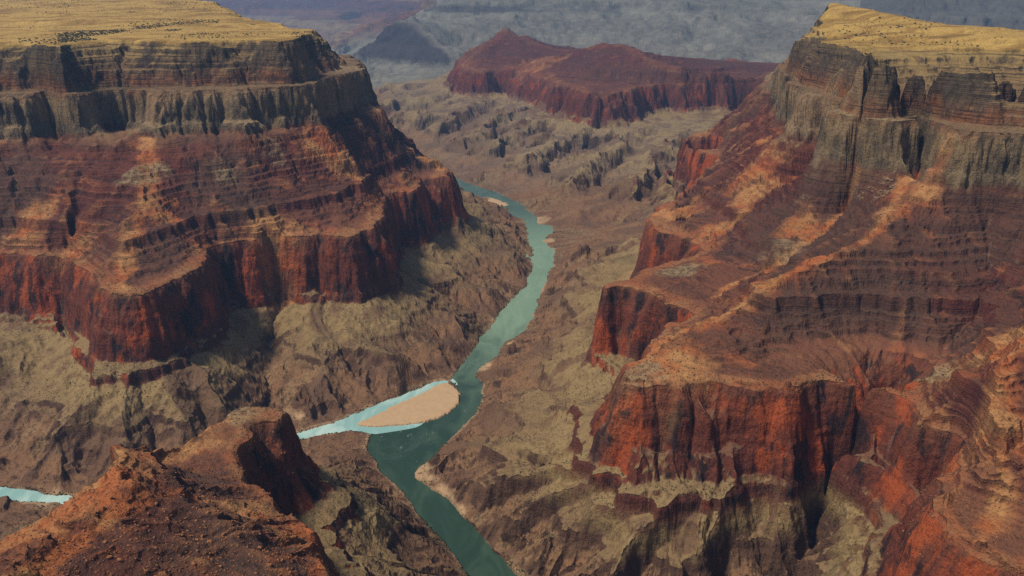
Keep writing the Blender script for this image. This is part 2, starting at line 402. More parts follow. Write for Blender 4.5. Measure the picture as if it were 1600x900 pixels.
Z1 = Z1 + amp*(fbm(XG, YG, 420, 5, 3, ridged=True)*26*np.clip(RRg/7000, 1, 1.5)*(1+.5*sstep(4300, 6000, RRg)*(1-sstep(235, 262, Z1))) - 6)
Zs = blur(Z1, 4)
R1_, R2_ = advect(Z1, [rnd_field(22), rnd_field(6)], 34)
rib = R1_*.6+R2_*.5
Z1 = Z1 + shm*(1-onplat)*sstep(.08, .4, blur(SL, 3))*rib*8.5*np.clip(RRg/7000, 1, 2)*(1+1.5*sstep(4300, 6000, RRg)*(1-sstep(235, 262, Z1)))
Z1 = Z1 + onplat*fbm(XG, YG, 500, 4, 77)*np.where(XG > 0, 17, 8)
# rougher, hillier far country
Z1 = Z1 + (sstep(9500, 14000, RRg)*95+sstep(18000, 26000, RRg)*170)*fbm(XG, YG, 2600, 6, 51, ridged=True)*(1-WATER)*sstep(0, 400, SH*1.0)
lowk = (sstep(235, 262, bil(Z0, i_, j_)) < .9) & (RRg < 9500)
Z1 = Z1 + sstep(10200, 11500, RRg)*fbm(XG, YG, 620, 5, 57, ridged=True, gain=.6)*58*(1-WATER)*sstep(0, 300, SH)
Z1 = np.where(lowk & (Z1 > 240), 240+20*(1-np.exp(-(Z1-240)/20)), Z1)
Z1 = np.where(WATER, ZR-7, np.maximum(Z1, ZR+2.5)).astype(np.float32)

area = (RRg*D)**2
def fill(z, n):
    for _ in range(n):
        p = np.pad(z, 1, mode='edge')
        mn = np.minimum(np.minimum(np.minimum(p[:-2,1:-1], p[2:,1:-1]), np.minimum(p[1:-1,:-2], p[1:-1,2:])), np.minimum(np.minimum(p[:-2,:-2], p[2:,2:]), np.minimum(p[2:,:-2], p[:-2,2:])))
        z = np.where(WATER, z, np.maximum(z, mn+.02))
    return z
Z1 = fill(Z1, 60)
for itn in range(7):
    if itn: Z1 = fill(Z1, 12)
    nx = downhill(Z1, .9)
    A = accumulate(nx, area, 9)
    gr, gt = slope_of(Z1); S = np.minimum(np.hypot(gr, gt), 1.3)
    dep = np.minimum(.021*np.sqrt(A)*(.5+1.1*S), 7.5*np.clip(RRg/3000, 1, 3))*sstep(.03, .2, S)*(1-.5*(sstep(150, 185, Z1)-sstep(262, 285, Z1)))*(1-.45*(sstep(484, 500, Z1)-sstep(735, 765, Z1)))*(1-.8*sstep(1050, 1078, Z1))*sstep(8, 60, SH)
    zf = Z1.ravel(); lim = (zf-zf[nx])*.98; dv = dep.ravel()
    for _ in range(14): dv = np.minimum(dv, dv[nx]+lim)
    dep = blur(dv.reshape(NR, NT), 2)
    Z1 = Z1-dep
    Z1 = np.where(S < 1.2, .5*Z1+.5*blur(Z1, 1), .75*Z1+.25*blur(Z1, 1))
    Z1 = np.where(WATER, ZR-7, np.maximum(Z1, ZR+2.2)).astype(np.float32)
gr, gt = slope_of(Z1); S = blur(np.hypot(gr, gt), 2)
F1_, F2_, F3_ = advect(Z1, [rnd_field(1), rnd_field(4), rnd_field(0)], 26)
fine = F1_*.7+F2_*.7
Z1 = (Z1+fine*sstep(.08, .45, S)*(1-sstep(.9, 1.6, S))*sstep(8, 50, SH)*(2.8+4.2*(1-sstep(250, 330, Z1)))*np.clip(RRg/2200, .7, 1.5)*(1-.75*sstep(1050, 1078, Z1))).astype(np.float32)
nx = downhill(Z1, .5)
A = accumulate(nx, area, 9)
FLOW = np.clip(blur(np.log10(A/area+1), 1)/3.0, 0, 1).astype(np.float32)
# streaks that run down the fall line
STR = (.5+.13*F1_+.10*F2_+.06*F3_).astype(np.float32)
gr, gt = slope_of(Z1); SLF = blur(np.hypot(gr, gt), 2).astype(np.float32)

# ------------------------------------------------------------------ strata: level in -> level out
rs = random.Random(5)
tin, tout = [0, 120, 178, 184, 196, 250, 262, 270, 300, 318, 340, 358, 372, 455, 480], [0, 120, 176, 189, 197, 251, 262, 284, 303, 345, 372, 384, 412, 474, 480]
def steps(a, b, hs, cliff, share):
    z = a
    while z < b-hs[0]:
        h = rs.uniform(*hs); top = min(z+h, b)
        if b-top < hs[0]: top = b
        c = cliff*rs.uniform(.75, 1.2); c = min(c, .95); q = share*rs.uniform(.7, 1.3)
        tin.append(z+(top-z)*(1-q)); tout.append(z+(top-z)*(1-c))
        tin.append(top); tout.append(top); z = top
tin += [486]; tout += [482]
z_ = 486
steps(486, 541, (7, 13), .7, .2)
tin += [549]; tout += [566]
steps(566, 735, (6, 17), .78, .18)
tin += [768, 777, 786, 800, 806, 826]; tout += [768, 800, 812, 884, 902, 921]
steps(826, 1050, (9, 24), .8, .3)
tin += [1066, 1076, 1082, 1098, 1101, 1124, 1127, 1155, 1158, 2000]; tout += [1062, 1079, 1081, 1091, 1102, 1117, 1127, 1148, 1157, 2000]
tin = np.array(tin, float); tout = np.array(tout, float)
o = np.argsort(tin, kind='stable'); tin = tin[o]; tout = np.maximum.accumulate(tout[o])
def strata(z, x, y, r, sl=None):
    dip = fbm(x, y, 900, 2, 91)*7
    q = np.interp(z+dip, tin, tout)-dip
    k = (1-sstep(11000, 15000, r))*.97*(1-.75*(1-sstep(1150, 1600, r))*(x < 0))
    if sl is not None: k = k*(.25+.75*np.maximum(np.maximum(sstep(.12, .35, sl), sstep(1075, 1085, z)), sstep(5000, 6500, r)))
    return z+(q-z)*k

SLW = blur(SLF, 6)
Z2 = strata(Z1, XG, YG, RRg, SLW)
Z2 = np.where(WATER, ZR-7, Z2).astype(np.float32)

# ------------------------------------------------------------------ final surface: columns by bearing, rows gathered where the ground is steep
QUAL = 1.0
c1 = R(36.5)
thc = np.concatenate([np.linspace(TH0+D, -c1, 90)[:-1], np.arange(-c1, c1, 0.00092/QUAL), np.linspace(c1, TH1-2*D, 90)])
NC = len(thc); NW = int(1800*QUAL)
def cols(G):
    j = (thc-TH0)/D; j0 = np.clip(j.astype(int), 0, NT-2); f = j-j0
    return G[:, j0]*(1-f)+G[:, j0+1]*f
zc = cols(Z2); rr = np.exp(lr)[:, None]
dz = np.abs(np.diff(zc, axis=0)); rm = rr[:-1]; zm = .5*(zc[1:]+zc[:-1])
wgt = np.sqrt((np.maximum(CAMH-zm, 150)/rm*D)**2+(dz/rm)**2)+.30*D
for k_ in (3, 5, 8, 12, 8, 5, 3, 2, 1):
    p = np.pad(wgt, ((0,0),(k_,k_)), mode='edge'); wgt = (p[:, :-2*k_]+p[:, k_:-k_]+p[:, 2*k_:])/3
    p = np.pad(wgt, ((2,2),(0,0)), mode='edge'); wgt = (p[:-4]+p[2:-2]+p[4:])/3
cum = np.vstack([np.zeros((1, NC)), np.cumsum(wgt, 0)]); cum /= cum[-1]
tgt = np.linspace(0, 1, NW)
LRv = np.empty((NW, NC))
for c in range(NC): LRv[:, c] = np.interp(tgt, cum[:, c], lr)
RV = np.exp(LRv); TV = thc[None, :]*np.ones((NW, 1))
XV = RV*np.sin(TV); YV = RV*np.cos(TV)
iv = (LRv-LR0)/D; jv = (TV-TH0)/D
sc_ = np.clip(RV/2500, .6, 6)
# small warp that gives the slabs and buttresses of the cliff faces
shv = sstep(5, 60, bil(SH, iv, jv))
wx = (fbm(XV, YV, 46, 3, 211)*9*shv*np.minimum(sc_, 2)); wy = (fbm(XV, YV, 46, 3, 223)*9*shv*np.minimum(sc_, 2))
iq, jq = cell(XV+wx, YV+wy)
zb = bil(Z1, iq, jq)
rough = fbm(XV, YV, 34, 4, 301, gain=.6, ridged=True)
zb = zb + rough*4.2*shv*(.10+.9*sstep(.25,.8,bil(SLF, iv, jv)))*np.minimum(sc_, 3)*(1-.75*sstep(1060, 1082, zb))
zt = strata(zb, XV, YV, RV, bil(SLW, iv, jv))
zt = zt + fbm(XV, YV, 11, 3, 401, gain=.7)*1.5*shv*np.minimum(sc_, 3)
wet = bil(WATER.astype(np.float32), iv, jv)
ZV = np.where(wet > .5, np.minimum(zt, ZR-3), zt*(1-wet)+(ZR-7)*wet)
# slope on the final surface
def fslope(X, Y, Z):
    ax, ay, az = (np.gradient(q, axis=0) for q in (X, Y, Z)); bx, by, bz = (np.gradient(q, axis=1) for q in (X, Y, Z))
    nx_ = ay*bz-az*by; ny_ = az*bx-ax*bz; nz_ = ax*by-ay*bx
    s_ = np.sign(nz_); l = np.sqrt(nx_**2+ny_**2+nz_**2)+1e-9
    return nx_*s_/l, ny_*s_/l, nz_*s_/l
nX, nY, nZ = fslope(XV, YV, ZV)
def blur2(a, n):
    for _ in range(n): a = blur(a, 1)
    return a
hX, hY = blur2(nX, 3), blur2(nY, 3); steep = np.clip(np.hypot(hX, hY)*1.3-.35, 0, 1)
# ledges and blocks stand out of the steep faces
led = vn2(ZV/5.5+fbm(XV, YV, 300, 2, 5)*2, XV*0+3.3, 500)+.6*vn2(ZV/2.2, XV*0+1.3, 501)
blk = vn3(XV/16, YV/16, ZV/34, 600)+.6*vn3(XV/7, YV/7, ZV/13, 601)
push = steep*(led*1.8+blk*3.4*(1+.9*sstep(765, 800, ZV)))*np.minimum(sc_, 2.2)*shv
XV = XV+hX*push; YV = YV+hY*push
NZ = blur2(nZ, 1)

SANDC = np.zeros_like(ZV)
N30 = fbm(XV, YV, 30, 2, 9)
for px, py, rad in beaches:
    a = I(px, py, ZR); d = np.hypot(XV-a[0], YV-a[1])+N30*rad*.35
    SANDC = np.maximum(SANDC, .62*(1-sstep(rad*.45, rad*1.2, d))*(1-sstep(ZR+9, ZR+26, ZV)))
ISV = bil(ISL.astype(np.float32), iv, jv); SANDC = np.maximum(SANDC, ISV)
STV0 = None
SHV = bil(SH, iv, jv); SANDC = np.maximum(SANDC, .5*(1-sstep(3, 16, SHV+fbm(XV, YV, 90, 3, 77)*22))*(YV < 9000))
def wide(G, f):
    a, b = G.shape[0]//f*f, G.shape[1]//f*f
    q = G[:a, :b].reshape(a//f, f, b//f, f).mean((1, 3)); q = blur(q, 4)
    ii = np.clip((np.arange(G.shape[0])+.5)/f-.5, 0, q.shape[0]-1.001); jj = np.clip((np.arange(G.shape[1])+.5)/f-.5, 0, q.shape[1]-1.001)
    i0 = ii.astype(int); j0 = jj.astype(int); fi = (ii-i0)[:, None]; fj = (jj-j0)[None, :]
    return (q[i0][:, j0]*(1-fi)+q[i0+1][:, j0]*fi)*(1-fj)+(q[i0][:, j0+1]*(1-fi)+q[i0+1][:, j0+1]*fi)*fj
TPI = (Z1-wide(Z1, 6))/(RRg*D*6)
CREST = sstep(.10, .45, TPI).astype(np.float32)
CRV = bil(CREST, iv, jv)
N60 = fbm(XV, YV, 60, 4, 19, gain=.6); SOIL_SUN = CRV*.42*(ZV > 470)*(ZV < 745)  # orange soil on crests; sunlit ridge sides are painted in with it
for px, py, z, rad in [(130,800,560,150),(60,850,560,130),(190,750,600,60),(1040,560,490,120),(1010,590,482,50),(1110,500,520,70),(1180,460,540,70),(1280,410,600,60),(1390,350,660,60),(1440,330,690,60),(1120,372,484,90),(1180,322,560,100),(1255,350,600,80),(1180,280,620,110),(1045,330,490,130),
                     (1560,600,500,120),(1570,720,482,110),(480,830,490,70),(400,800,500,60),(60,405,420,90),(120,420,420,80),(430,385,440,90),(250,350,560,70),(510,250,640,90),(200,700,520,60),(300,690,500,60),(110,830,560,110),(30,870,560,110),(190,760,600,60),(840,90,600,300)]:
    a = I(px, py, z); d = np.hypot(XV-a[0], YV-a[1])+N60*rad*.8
    SOIL_SUN = np.maximum(SOIL_SUN, (1-sstep(rad*.35, rad*1.2, d))*.95)
def line_dist(cs, n=26):
    d = np.full((NR, NT), 999, np.float32)
    for c in cs:
        P = densify(smooth_poly(c, 1)); i, j = cell(P[:,0], P[:,1]); i = np.rint(i).astype(int); j = np.rint(j).astype(int)
        ok = (i >= 0) & (i < NR) & (j >= 0) & (j < NT); d[i[ok], j[ok]] = 0
    cs_ = (RRg*D).astype(np.float32)
    for _ in range(n):
        p = np.pad(d, 1, mode='edge'); d = np.minimum(d, np.minimum(np.minimum(p[:-2,1:-1], p[2:,1:-1]), np.minimum(p[1:-1,:-2], p[1:-1,2:]))+cs_)
    return d
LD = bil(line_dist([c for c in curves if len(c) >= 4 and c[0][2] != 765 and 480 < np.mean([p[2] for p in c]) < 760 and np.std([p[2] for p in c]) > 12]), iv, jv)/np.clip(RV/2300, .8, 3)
SOIL_SUN = np.maximum(SOIL_SUN, (.95-.6*sstep(4800, 6500, YV))*(1-sstep(6, 34, LD+N60*26))*(ZV < 765))
DEB = np.zeros_like(ZV)
DARK = np.zeros_like(ZV)
BARE = np.zeros_like(ZV)
for px, py, z, rad in [(1262,175,850,120),(1285,200,800,90),(1345,225,820,70),(1330,270,780,70),(1490,180,840,70),(1300,90,1000,90),(520,130,900,160),(560,165,800,150),(240,170,850,60),(190,160,850,60),(470,110,960,80),(300,120,960,50),(1420,130,960,60)]:
    a = I(px, py, z); d = np.hypot(XV-a[0], YV-a[1])+N60*rad*.9
    BARE = np.maximum(BARE, (1-sstep(rad*.4, rad*1.2, d))*.9)
for px, py, z, rad in [(1330,265,740,110),(1360,290,720,80),(1240,215,760,80),(1300,190,860,60),(560,150,800,160),(540,130,860,120),(240,235,750,50),(430,215,750,60),(200,190,860,60),(350,228,750,50),(380,645,480,60),(990,590,480,70),(1010,575,482,40),(1230,380,570,60),(1460,530,560,60),(1060,425,482,60)]:
    a = I(px, py, z); d = np.hypot(XV-a[0], YV-a[1])+N60*rad*1.0
    DEB = np.maximum(DEB, (1-sstep(rad*.35, rad*1.25, d))*.9)
FLV = bil(FLOW, iv, jv); STV = bil(STR, iv, jv)*(1-ISV)+.5*ISV

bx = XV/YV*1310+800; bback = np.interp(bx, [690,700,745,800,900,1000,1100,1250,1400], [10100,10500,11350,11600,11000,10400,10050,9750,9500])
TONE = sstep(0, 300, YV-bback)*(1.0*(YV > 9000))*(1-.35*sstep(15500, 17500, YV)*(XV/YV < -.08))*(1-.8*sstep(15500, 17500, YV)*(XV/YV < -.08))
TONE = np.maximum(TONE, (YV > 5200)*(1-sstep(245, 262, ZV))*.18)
bx = XV/YV*1310+800
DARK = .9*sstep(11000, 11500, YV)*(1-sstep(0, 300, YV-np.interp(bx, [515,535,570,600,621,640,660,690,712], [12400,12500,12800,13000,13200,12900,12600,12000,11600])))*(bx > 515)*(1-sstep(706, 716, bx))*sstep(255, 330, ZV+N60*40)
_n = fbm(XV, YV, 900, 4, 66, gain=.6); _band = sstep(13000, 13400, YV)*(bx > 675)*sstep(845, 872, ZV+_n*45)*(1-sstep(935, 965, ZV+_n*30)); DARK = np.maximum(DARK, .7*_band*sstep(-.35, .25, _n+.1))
FRED = sstep(5800, 6500, YV)*(1-TONE)*sstep(262, 300, ZV)*(XV/YV > -.1)*sstep(-.5, .3, N60+.3)
DARK = np.maximum(DARK, .55*(bx > 1290)*sstep(10600, 11500, YV))  # shade and haze over the far right wall, darkened in the colour
# ------------------------------------------------------------------ materials
def new_mat(name):
    m = bpy.data.materials.new(name); m.use_nodes = True; n = m.node_tree; n.nodes.clear(); return m, n
class NB_:
    def __init__(s, n): s.n = n
    def node(s, t, **k):
        x = s.n.nodes.new(t)
        for a, b in k.items(): setattr(x, a, b)
        return x
    def link(s, a, b): s.n.links.new(a, b)
    def val(s, x, sock):
        if hasattr(x, 'is_linked') or isinstance(x, bpy.types.NodeSocket): s.link(x, sock)
        else: sock.default_value = x
    def math(s, op, a, b=0.0, clamp=False, c=None):
        x = s.node("ShaderNodeMath", operation=op); x.use_clamp = clamp
        s.val(a, x.inputs[0]); s.val(b, x.inputs[1])
        if c is not None: s.val(c, x.inputs[2])
        return x.outputs[0]
    def mix(s, f, a, b, mode='MIX'):
        x = s.node("ShaderNodeMix", data_type='RGBA', blend_type=mode)
        s.val(f, x.inputs[0]); s.val(a, x.inputs[6]); s.val(b, x.inputs[7]); return x.outputs[2]
    def ss(s, a, b, x):
        m = s.node("ShaderNodeMapRange", interpolation_type='SMOOTHSTEP')
        s.val(x, m.inputs[0]); m.inputs[1].default_value = a; m.inputs[2].default_value = b; return m.outputs[0]
    def noise(s, vec, scale, detail=4, rough=.55, dist=0.0):
        x = s.node("ShaderNodeTexNoise"); s.link(vec, x.inputs['Vector'])
        x.inputs['Scale'].default_value = scale; x.inputs['Detail'].default_value = detail; x.inputs['Roughness'].default_value = rough
        x.inputs['Distortion'].default_value = dist; return x.outputs[0]
    def scale(s, vec, v):
        x = s.node("ShaderNodeVectorMath", operation='MULTIPLY'); s.link(vec, x.inputs[0]); x.inputs[1].default_value = v; return x.outputs[0]
    def attr(s, name):
        x = s.node("ShaderNodeAttribute"); x.attribute_name = name; return x.outputs['Fac']
    def ramp(s, fac, stops, interp='LINEAR'):
        x = s.node("ShaderNodeValToRGB"); r = x.color_ramp; r.interpolation = interp
        while len(r.elements) < len(stops): r.elements.new(.5)
        for e, (p, c) in zip(r.elements, stops): e.position = p; e.color = (*c, 1)
        s.link(fac, x.inputs[0]); return x.outputs[0]
def C(r, g, b): return (r, g, b, 1.0)

def rock_material():
    m, n = new_mat("canyon_rock"); B = NB_(n)
    geo = B.node("ShaderNodeNewGeometry"); pos = geo.outputs['Position']
    sep = B.node("ShaderNodeSeparateXYZ"); B.link(pos, sep.inputs[0]); Z = sep.outputs[2]
    up = B.attr("upness"); flow = B.attr("flow"); streak = B.attr("streak"); sand = B.attr("sand"); tone = B.attr("grey_country")
    nbig = B.noise(pos, .0016, 4); nmid = B.noise(pos, .009, 5, .6); nsm = B.noise(pos, .06, 5, .65); nfine = B.noise(pos, .17, 5, .75)
    vert = B.noise(B.scale(pos, (.024, .024, .0065)), 1.0, 5, .65, .6)        # streaks down cliff faces
    vert2 = B.noise(B.scale(pos, (.10, .10, .010)), 1.0, 4, .7)
    bedv = B.node("ShaderNodeCombineXYZ")
    bz = B.math('ADD', B.math('MULTIPLY', Z, .15), B.math('MULTIPLY', nbig, 4.0))
    B.link(bz, bedv.inputs[2]); B.link(B.math('MULTIPLY', sep.outputs[0], .0012), bedv.inputs[0]); B.link(B.math('MULTIPLY', sep.outputs[1], .0012), bedv.inputs[1])
    bed = B.noise(bedv.outputs[0], 1.0, 5, .75)
    # jittered level
    zj = B.math('ADD', Z, B.math('MULTIPLY', B.math('SUBTRACT', nmid, .5), 26.0))
    zj = B.math('ADD', zj, B.math('MULTIPLY', B.math('SUBTRACT', streak, .5), 80.0))
    zn = B.math('DIVIDE', zj, 1300.0)
    def st(z): return z/1300.0
    talus = B.ramp(zn, [(st(90), (.20,.108,.058)), (st(135), (.245,.132,.066)), (st(165), (.20,.122,.064)), (st(215), (.285,.195,.088)), (st(250), (.295,.205,.092)),
                        (st(322), (.25,.165,.078)), (st(345), (.17,.085,.05)), (st(470), (.20,.085,.045)), (st(492), (.185,.072,.040)), (st(560), (.115,.048,.032)), (st(650), (.130,.043,.028)),
                        (st(735), (.150,.047,.028)), (st(765), (.200,.100,.050)), (st(800), (.26,.18,.095)), (st(930), (.20,.125,.065)), (st(985), (.26,.17,.075)), (st(1062), (.33,.225,.08))])
    rock = B.ramp(zn, [(st(90), (.075,.043,.030)), (st(110), (.09,.05,.033)), (st(150), (.125,.070,.042)), (st(183), (.095,.050,.034)), (st(225), (.26,.180,.080)), (st(258), (.13,.048,.028)),
                       (st(275), (.120,.038,.026)), (st(400), (.165,.046,.025)), (st(478), (.17,.062,.034)), (st(500), (.125,.040,.028)), (st(600), (.100,.028,.021)), (st(700), (.125,.034,.023)),
                       (st(765), (.12,.050,.030)), (st(785), (.18,.130,.072)), (st(890), (.28,.190,.095)), (st(935), (.26,.10,.040)), (st(990), (.17,.11,.060)), (st(1072), (.15,.11,.06)), (st(1086), (.060,.046,.030))])
    rockm = B.math('SUBTRACT', 1.0, B.ss(.52, .80, B.math('ADD', up, B.math('MULTIPLY', B.math('SUBTRACT', nsm, .5), .25))))
    col = B.mix(rockm, talus, rock)
    # bedding lines: thin pale and dark beds, strongest in the middle red beds and the rim
    inred = B.math('MULTIPLY', B.ss(470, 500, Z), B.math('SUBTRACT', 1.0, B.ss(735, 772, Z)))
    intop = B.math('MULTIPLY', B.ss(895, 930, Z), B.math('SUBTRACT', 1.0, B.ss(1074, 1084, Z)))
    bedamt = B.math('ADD', B.math('ADD', B.math('MULTIPLY', inred, .85), B.math('MULTIPLY', intop, .95)), .12, True)
    bedamt = B.math('MULTIPLY', bedamt, B.math('ADD', .42, B.math('MULTIPLY', B.ss(.36, .58, nmid), .58)))
    darkbed = B.math('MULTIPLY', B.math('SUBTRACT', 1.0, B.ss(.42, .49, bed)), bedamt)
    palebed = B.math('MULTIPLY', B.math('MULTIPLY', B.ss(.60, .68, bed), bedamt), B.ss(.45, .62, nmid))
    col = B.mix(B.math('MULTIPLY', darkbed, .82), col, C(.030,.019,.019))
    col = B.mix(B.math('MULTIPLY', palebed, .65), col, C(.36,.20,.13))
    # the big red cliff: orange-red patches and black desert varnish running down
    incl = B.math('MULTIPLY', B.math('MULTIPLY', B.ss(254, 268, Z), B.math('SUBTRACT', 1.0, B.ss(474, 484, Z))), rockm)
    pat = B.noise(B.scale(pos, (.010, .010, .006)), 1.0, 4, .6)
    col = B.mix(B.math('MULTIPLY', incl, B.ss(.50, .62, pat)), col, C(.36,.080,.026))
    varn = B.ss(.50, .60, B.math('ADD', B.math('MULTIPLY', vert, .7), B.math('MULTIPLY', nmid, .3)))
    col = B.mix(B.math('MULTIPLY', B.math('MULTIPLY', incl, varn), .88), col, C(.024,.019,.020))
    # upper cliff: grey-black lichen-dark faces, tan ribs
    incu = B.math('MULTIPLY', B.math('MULTIPLY', B.ss(760, 785, Z), B.math('SUBTRACT', 1.0, B.ss(1050, 1078, Z))), rockm)
    col = B.mix(B.math('MULTIPLY', B.math('MULTIPLY', incu, B.math('SUBTRACT', 1.0, B.ss(.42, .56, B.math('ADD', B.math('MULTIPLY', vert, .45), B.math('MULTIPLY', nmid, .55))))), .66), col, C(.052,.045,.036))
    col = B.mix(B.math('MULTIPLY', B.math('MULTIPLY', incu, B.ss(.60, .68, vert2)), .6), col, C(.30,.22,.12))
    col = B.mix(B.math('MULTIPLY', B.math('MULTIPLY', incu, B.attr('bare_rock')), B.math('ADD', .25, nsm)), col, B.mix(vert2, C(.36,.22,.11), C(.26,.17,.095)))
    # orange soil on gentle red ground
    soil_sun = B.math('MULTIPLY', B.math('MULTIPLY', B.ss(474, 490, Z), B.math('SUBTRACT', 1.0, B.ss(745, 775, Z))), B.math('MULTIPLY', B.ss(.55, .70, nmid), B.math('SUBTRACT', 1.0, rockm)))
    col = B.mix(B.math('MULTIPLY', soil_sun, .8), col, C(.40,.13,.045))
    dull = B.math('MULTIPLY', B.math('MULTIPLY', B.ss(474, 490, Z), B.math('SUBTRACT', 1.0, B.ss(745, 775, Z))), B.ss(.47, .60, nbig))
    col = B.mix(B.math('MULTIPLY', dull, .6), col, C(.095,.058,.040))
    # debris chutes: tan from the upper cliffs, spread along the drainage
    chute = B.math('MULTIPLY', B.ss(.60, .72, B.math('ADD', B.math('MULTIPLY', nmid, .65), B.math('MULTIPLY', streak, .4))), B.math('MULTIPLY', B.ss(600, 760, Z), B.math('SUBTRACT', 1.0, B.ss(800, 860, Z))))
    col = B.mix(B.math('MULTIPLY', chute, .6), col, C(.30,.22,.12))
    # purple-brown patches and scrub on the lower slopes
    low = B.math('SUBTRACT', 1.0, B.ss(262, 330, Z))
    rill = B.math('MULTIPLY', B.math('MULTIPLY', low, B.math('SUBTRACT', 1.0, rockm)), B.ss(.56, .68, streak))
    col = B.mix(B.math('MULTIPLY', rill, .55), col, C(.105,.062,.040))
    rill2 = B.math('MULTIPLY', B.math('MULTIPLY', low, B.math('SUBTRACT', 1.0, rockm)), B.math('SUBTRACT', 1.0, B.ss(.32, .44, streak)))
    col = B.mix(B.math('MULTIPLY', rill2, .45), col, C(.36,.24,.125))
    col = B.mix(B.math('MULTIPLY', B.math('MULTIPLY', low, B.ss(.50, .60, B.math('ADD', B.math('MULTIPLY', nmid, .6), B.math('MULTIPLY', streak, .4)))), .7), col, C(.150,.082,.050))
    col = B.mix(B.math('MULTIPLY', B.math('MULTIPLY', low, B.ss(.58, .70, nbig)), .5), col, C(.16,.125,.06))
    # channels hold pale wash
    col = B.mix(B.math('MULTIPLY', B.ss(.55, .85, flow), .35), col, C(.26,.17,.11))
    brk = B.math('ADD', .35, B.math('MULTIPLY', nsm, 1.0), True)
    soil_sun_amt = B.math('MULTIPLY', B.attr("soil_sun"), B.math('SUBTRACT', 1.0, B.math('MULTIPLY', rockm, .45)))  # crest soil together with sunlight painted on the ridge flanks
    col = B.mix(B.math('MULTIPLY', soil_sun_amt, brk), col, B.mix(B.ss(.4, .6, nmid), C(.44,.135,.042), C(.50,.255,.095)))
    col = B.mix(B.math('MULTIPLY', B.math('MULTIPLY', B.attr("debris"), brk), B.math('SUBTRACT', 1.0, B.math('MULTIPLY', rockm, .8))), col, B.mix(B.ss(.4, .6, nsm), C(.19,.135,.075), C(.33,.24,.125)))
    # golden grass on the plateau
    gold = B.ramp(B.noise(B.scale(pos, (.0045, .011, .004)), 1.0, 6, .62, .5), [(.30, (.20,.115,.035)), (.44, (.33,.20,.055)), (.56, (.50,.33,.095)), (.72, (.36,.20,.055))])
    ong = B.math('MULTIPLY', B.ss(1062, 1080, B.math('ADD', Z, B.math('MULTIPLY', nsm, 10.0))), B.ss(.55, .85, up))
    col = B.mix(ong, col, gold)
    # fall-line streaks and grain
    g = B.math('ADD', -1.52, B.math('ADD', B.math('MULTIPLY', streak, 1.1), B.math('ADD', B.math('MULTIPLY', nsm, 1.2), B.math('MULTIPLY', nfine, 2.8))), True)
    comb = B.node("ShaderNodeCombineColor"); 
    for k in range(3): B.link(g, comb.inputs[k])
    col = B.mix(1.0, col, comb.outputs[0], 'MULTIPLY')
    spk = B.node("ShaderNodeTexVoronoi"); B.link(pos, spk.inputs['Vector']); spk.inputs['Scale'].default_value = .16
    dots = B.math('MULTIPLY', B.math('SUBTRACT', 1.0, B.ss(.16, .26, spk.outputs['Distance'])), B.ss(.50, .62, nmid))
    col = B.mix(B.math('MULTIPLY', dots, .55), col, C(.05,.045,.028))
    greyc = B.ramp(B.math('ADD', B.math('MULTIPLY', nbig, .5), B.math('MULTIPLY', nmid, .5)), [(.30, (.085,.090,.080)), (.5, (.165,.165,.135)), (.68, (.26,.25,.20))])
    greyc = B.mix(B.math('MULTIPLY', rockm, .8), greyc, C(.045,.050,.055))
    greyc = B.mix(B.attr('dark_rock_shade'), greyc, C(.028,.032,.042))
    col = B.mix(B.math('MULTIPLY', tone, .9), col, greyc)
    col = B.mix(B.math('MULTIPLY', B.attr('far_red'), .55), col, C(.090,.028,.020))
    # sand
    sandc = B.mix(nsm, C(.38,.245,.135), C(.56,.39,.225))
    col = B.mix(B.ss(.1, .95, B.math('ADD', sand, B.math('MULTIPLY', B.math('SUBTRACT', nsm, .5), .5))), col, sandc)
    bs = B.node("ShaderNodeBsdfPrincipled"); B.link(col, bs.inputs['Base Color']); bs.inputs['Roughness'].default_value = .93
    bs.inputs['Specular IOR Level'].default_value = .15
    h = B.math('ADD', B.math('MULTIPLY', nsm, 5.0), B.math('ADD', B.math('MULTIPLY', nfine, 1.6), B.math('MULTIPLY', B.math('MULTIPLY', bed, bedamt), 7.0)))
    h = B.math('ADD', h, B.math('MULTIPLY', B.math('MULTIPLY', vert2, rockm), 5.0))
    h = B.math('ADD', h, B.math('MULTIPLY', streak, 4.0))
    h = B.math('MULTIPLY', h, B.math('SUBTRACT', 1.0, B.math('MULTIPLY', sand, .9)))
    bp = B.node("ShaderNodeBump"); bp.inputs['Strength'].default_value = .9; bp.inputs['Distance'].default_value = 1.9
    B.link(h, bp.inputs['Height']); B.link(bp.outputs[0], bs.inputs['Normal'])
    o = B.node("ShaderNodeOutputMaterial"); B.link(bs.outputs[0], o.inputs[0]); return m
ROCK = rock_material()

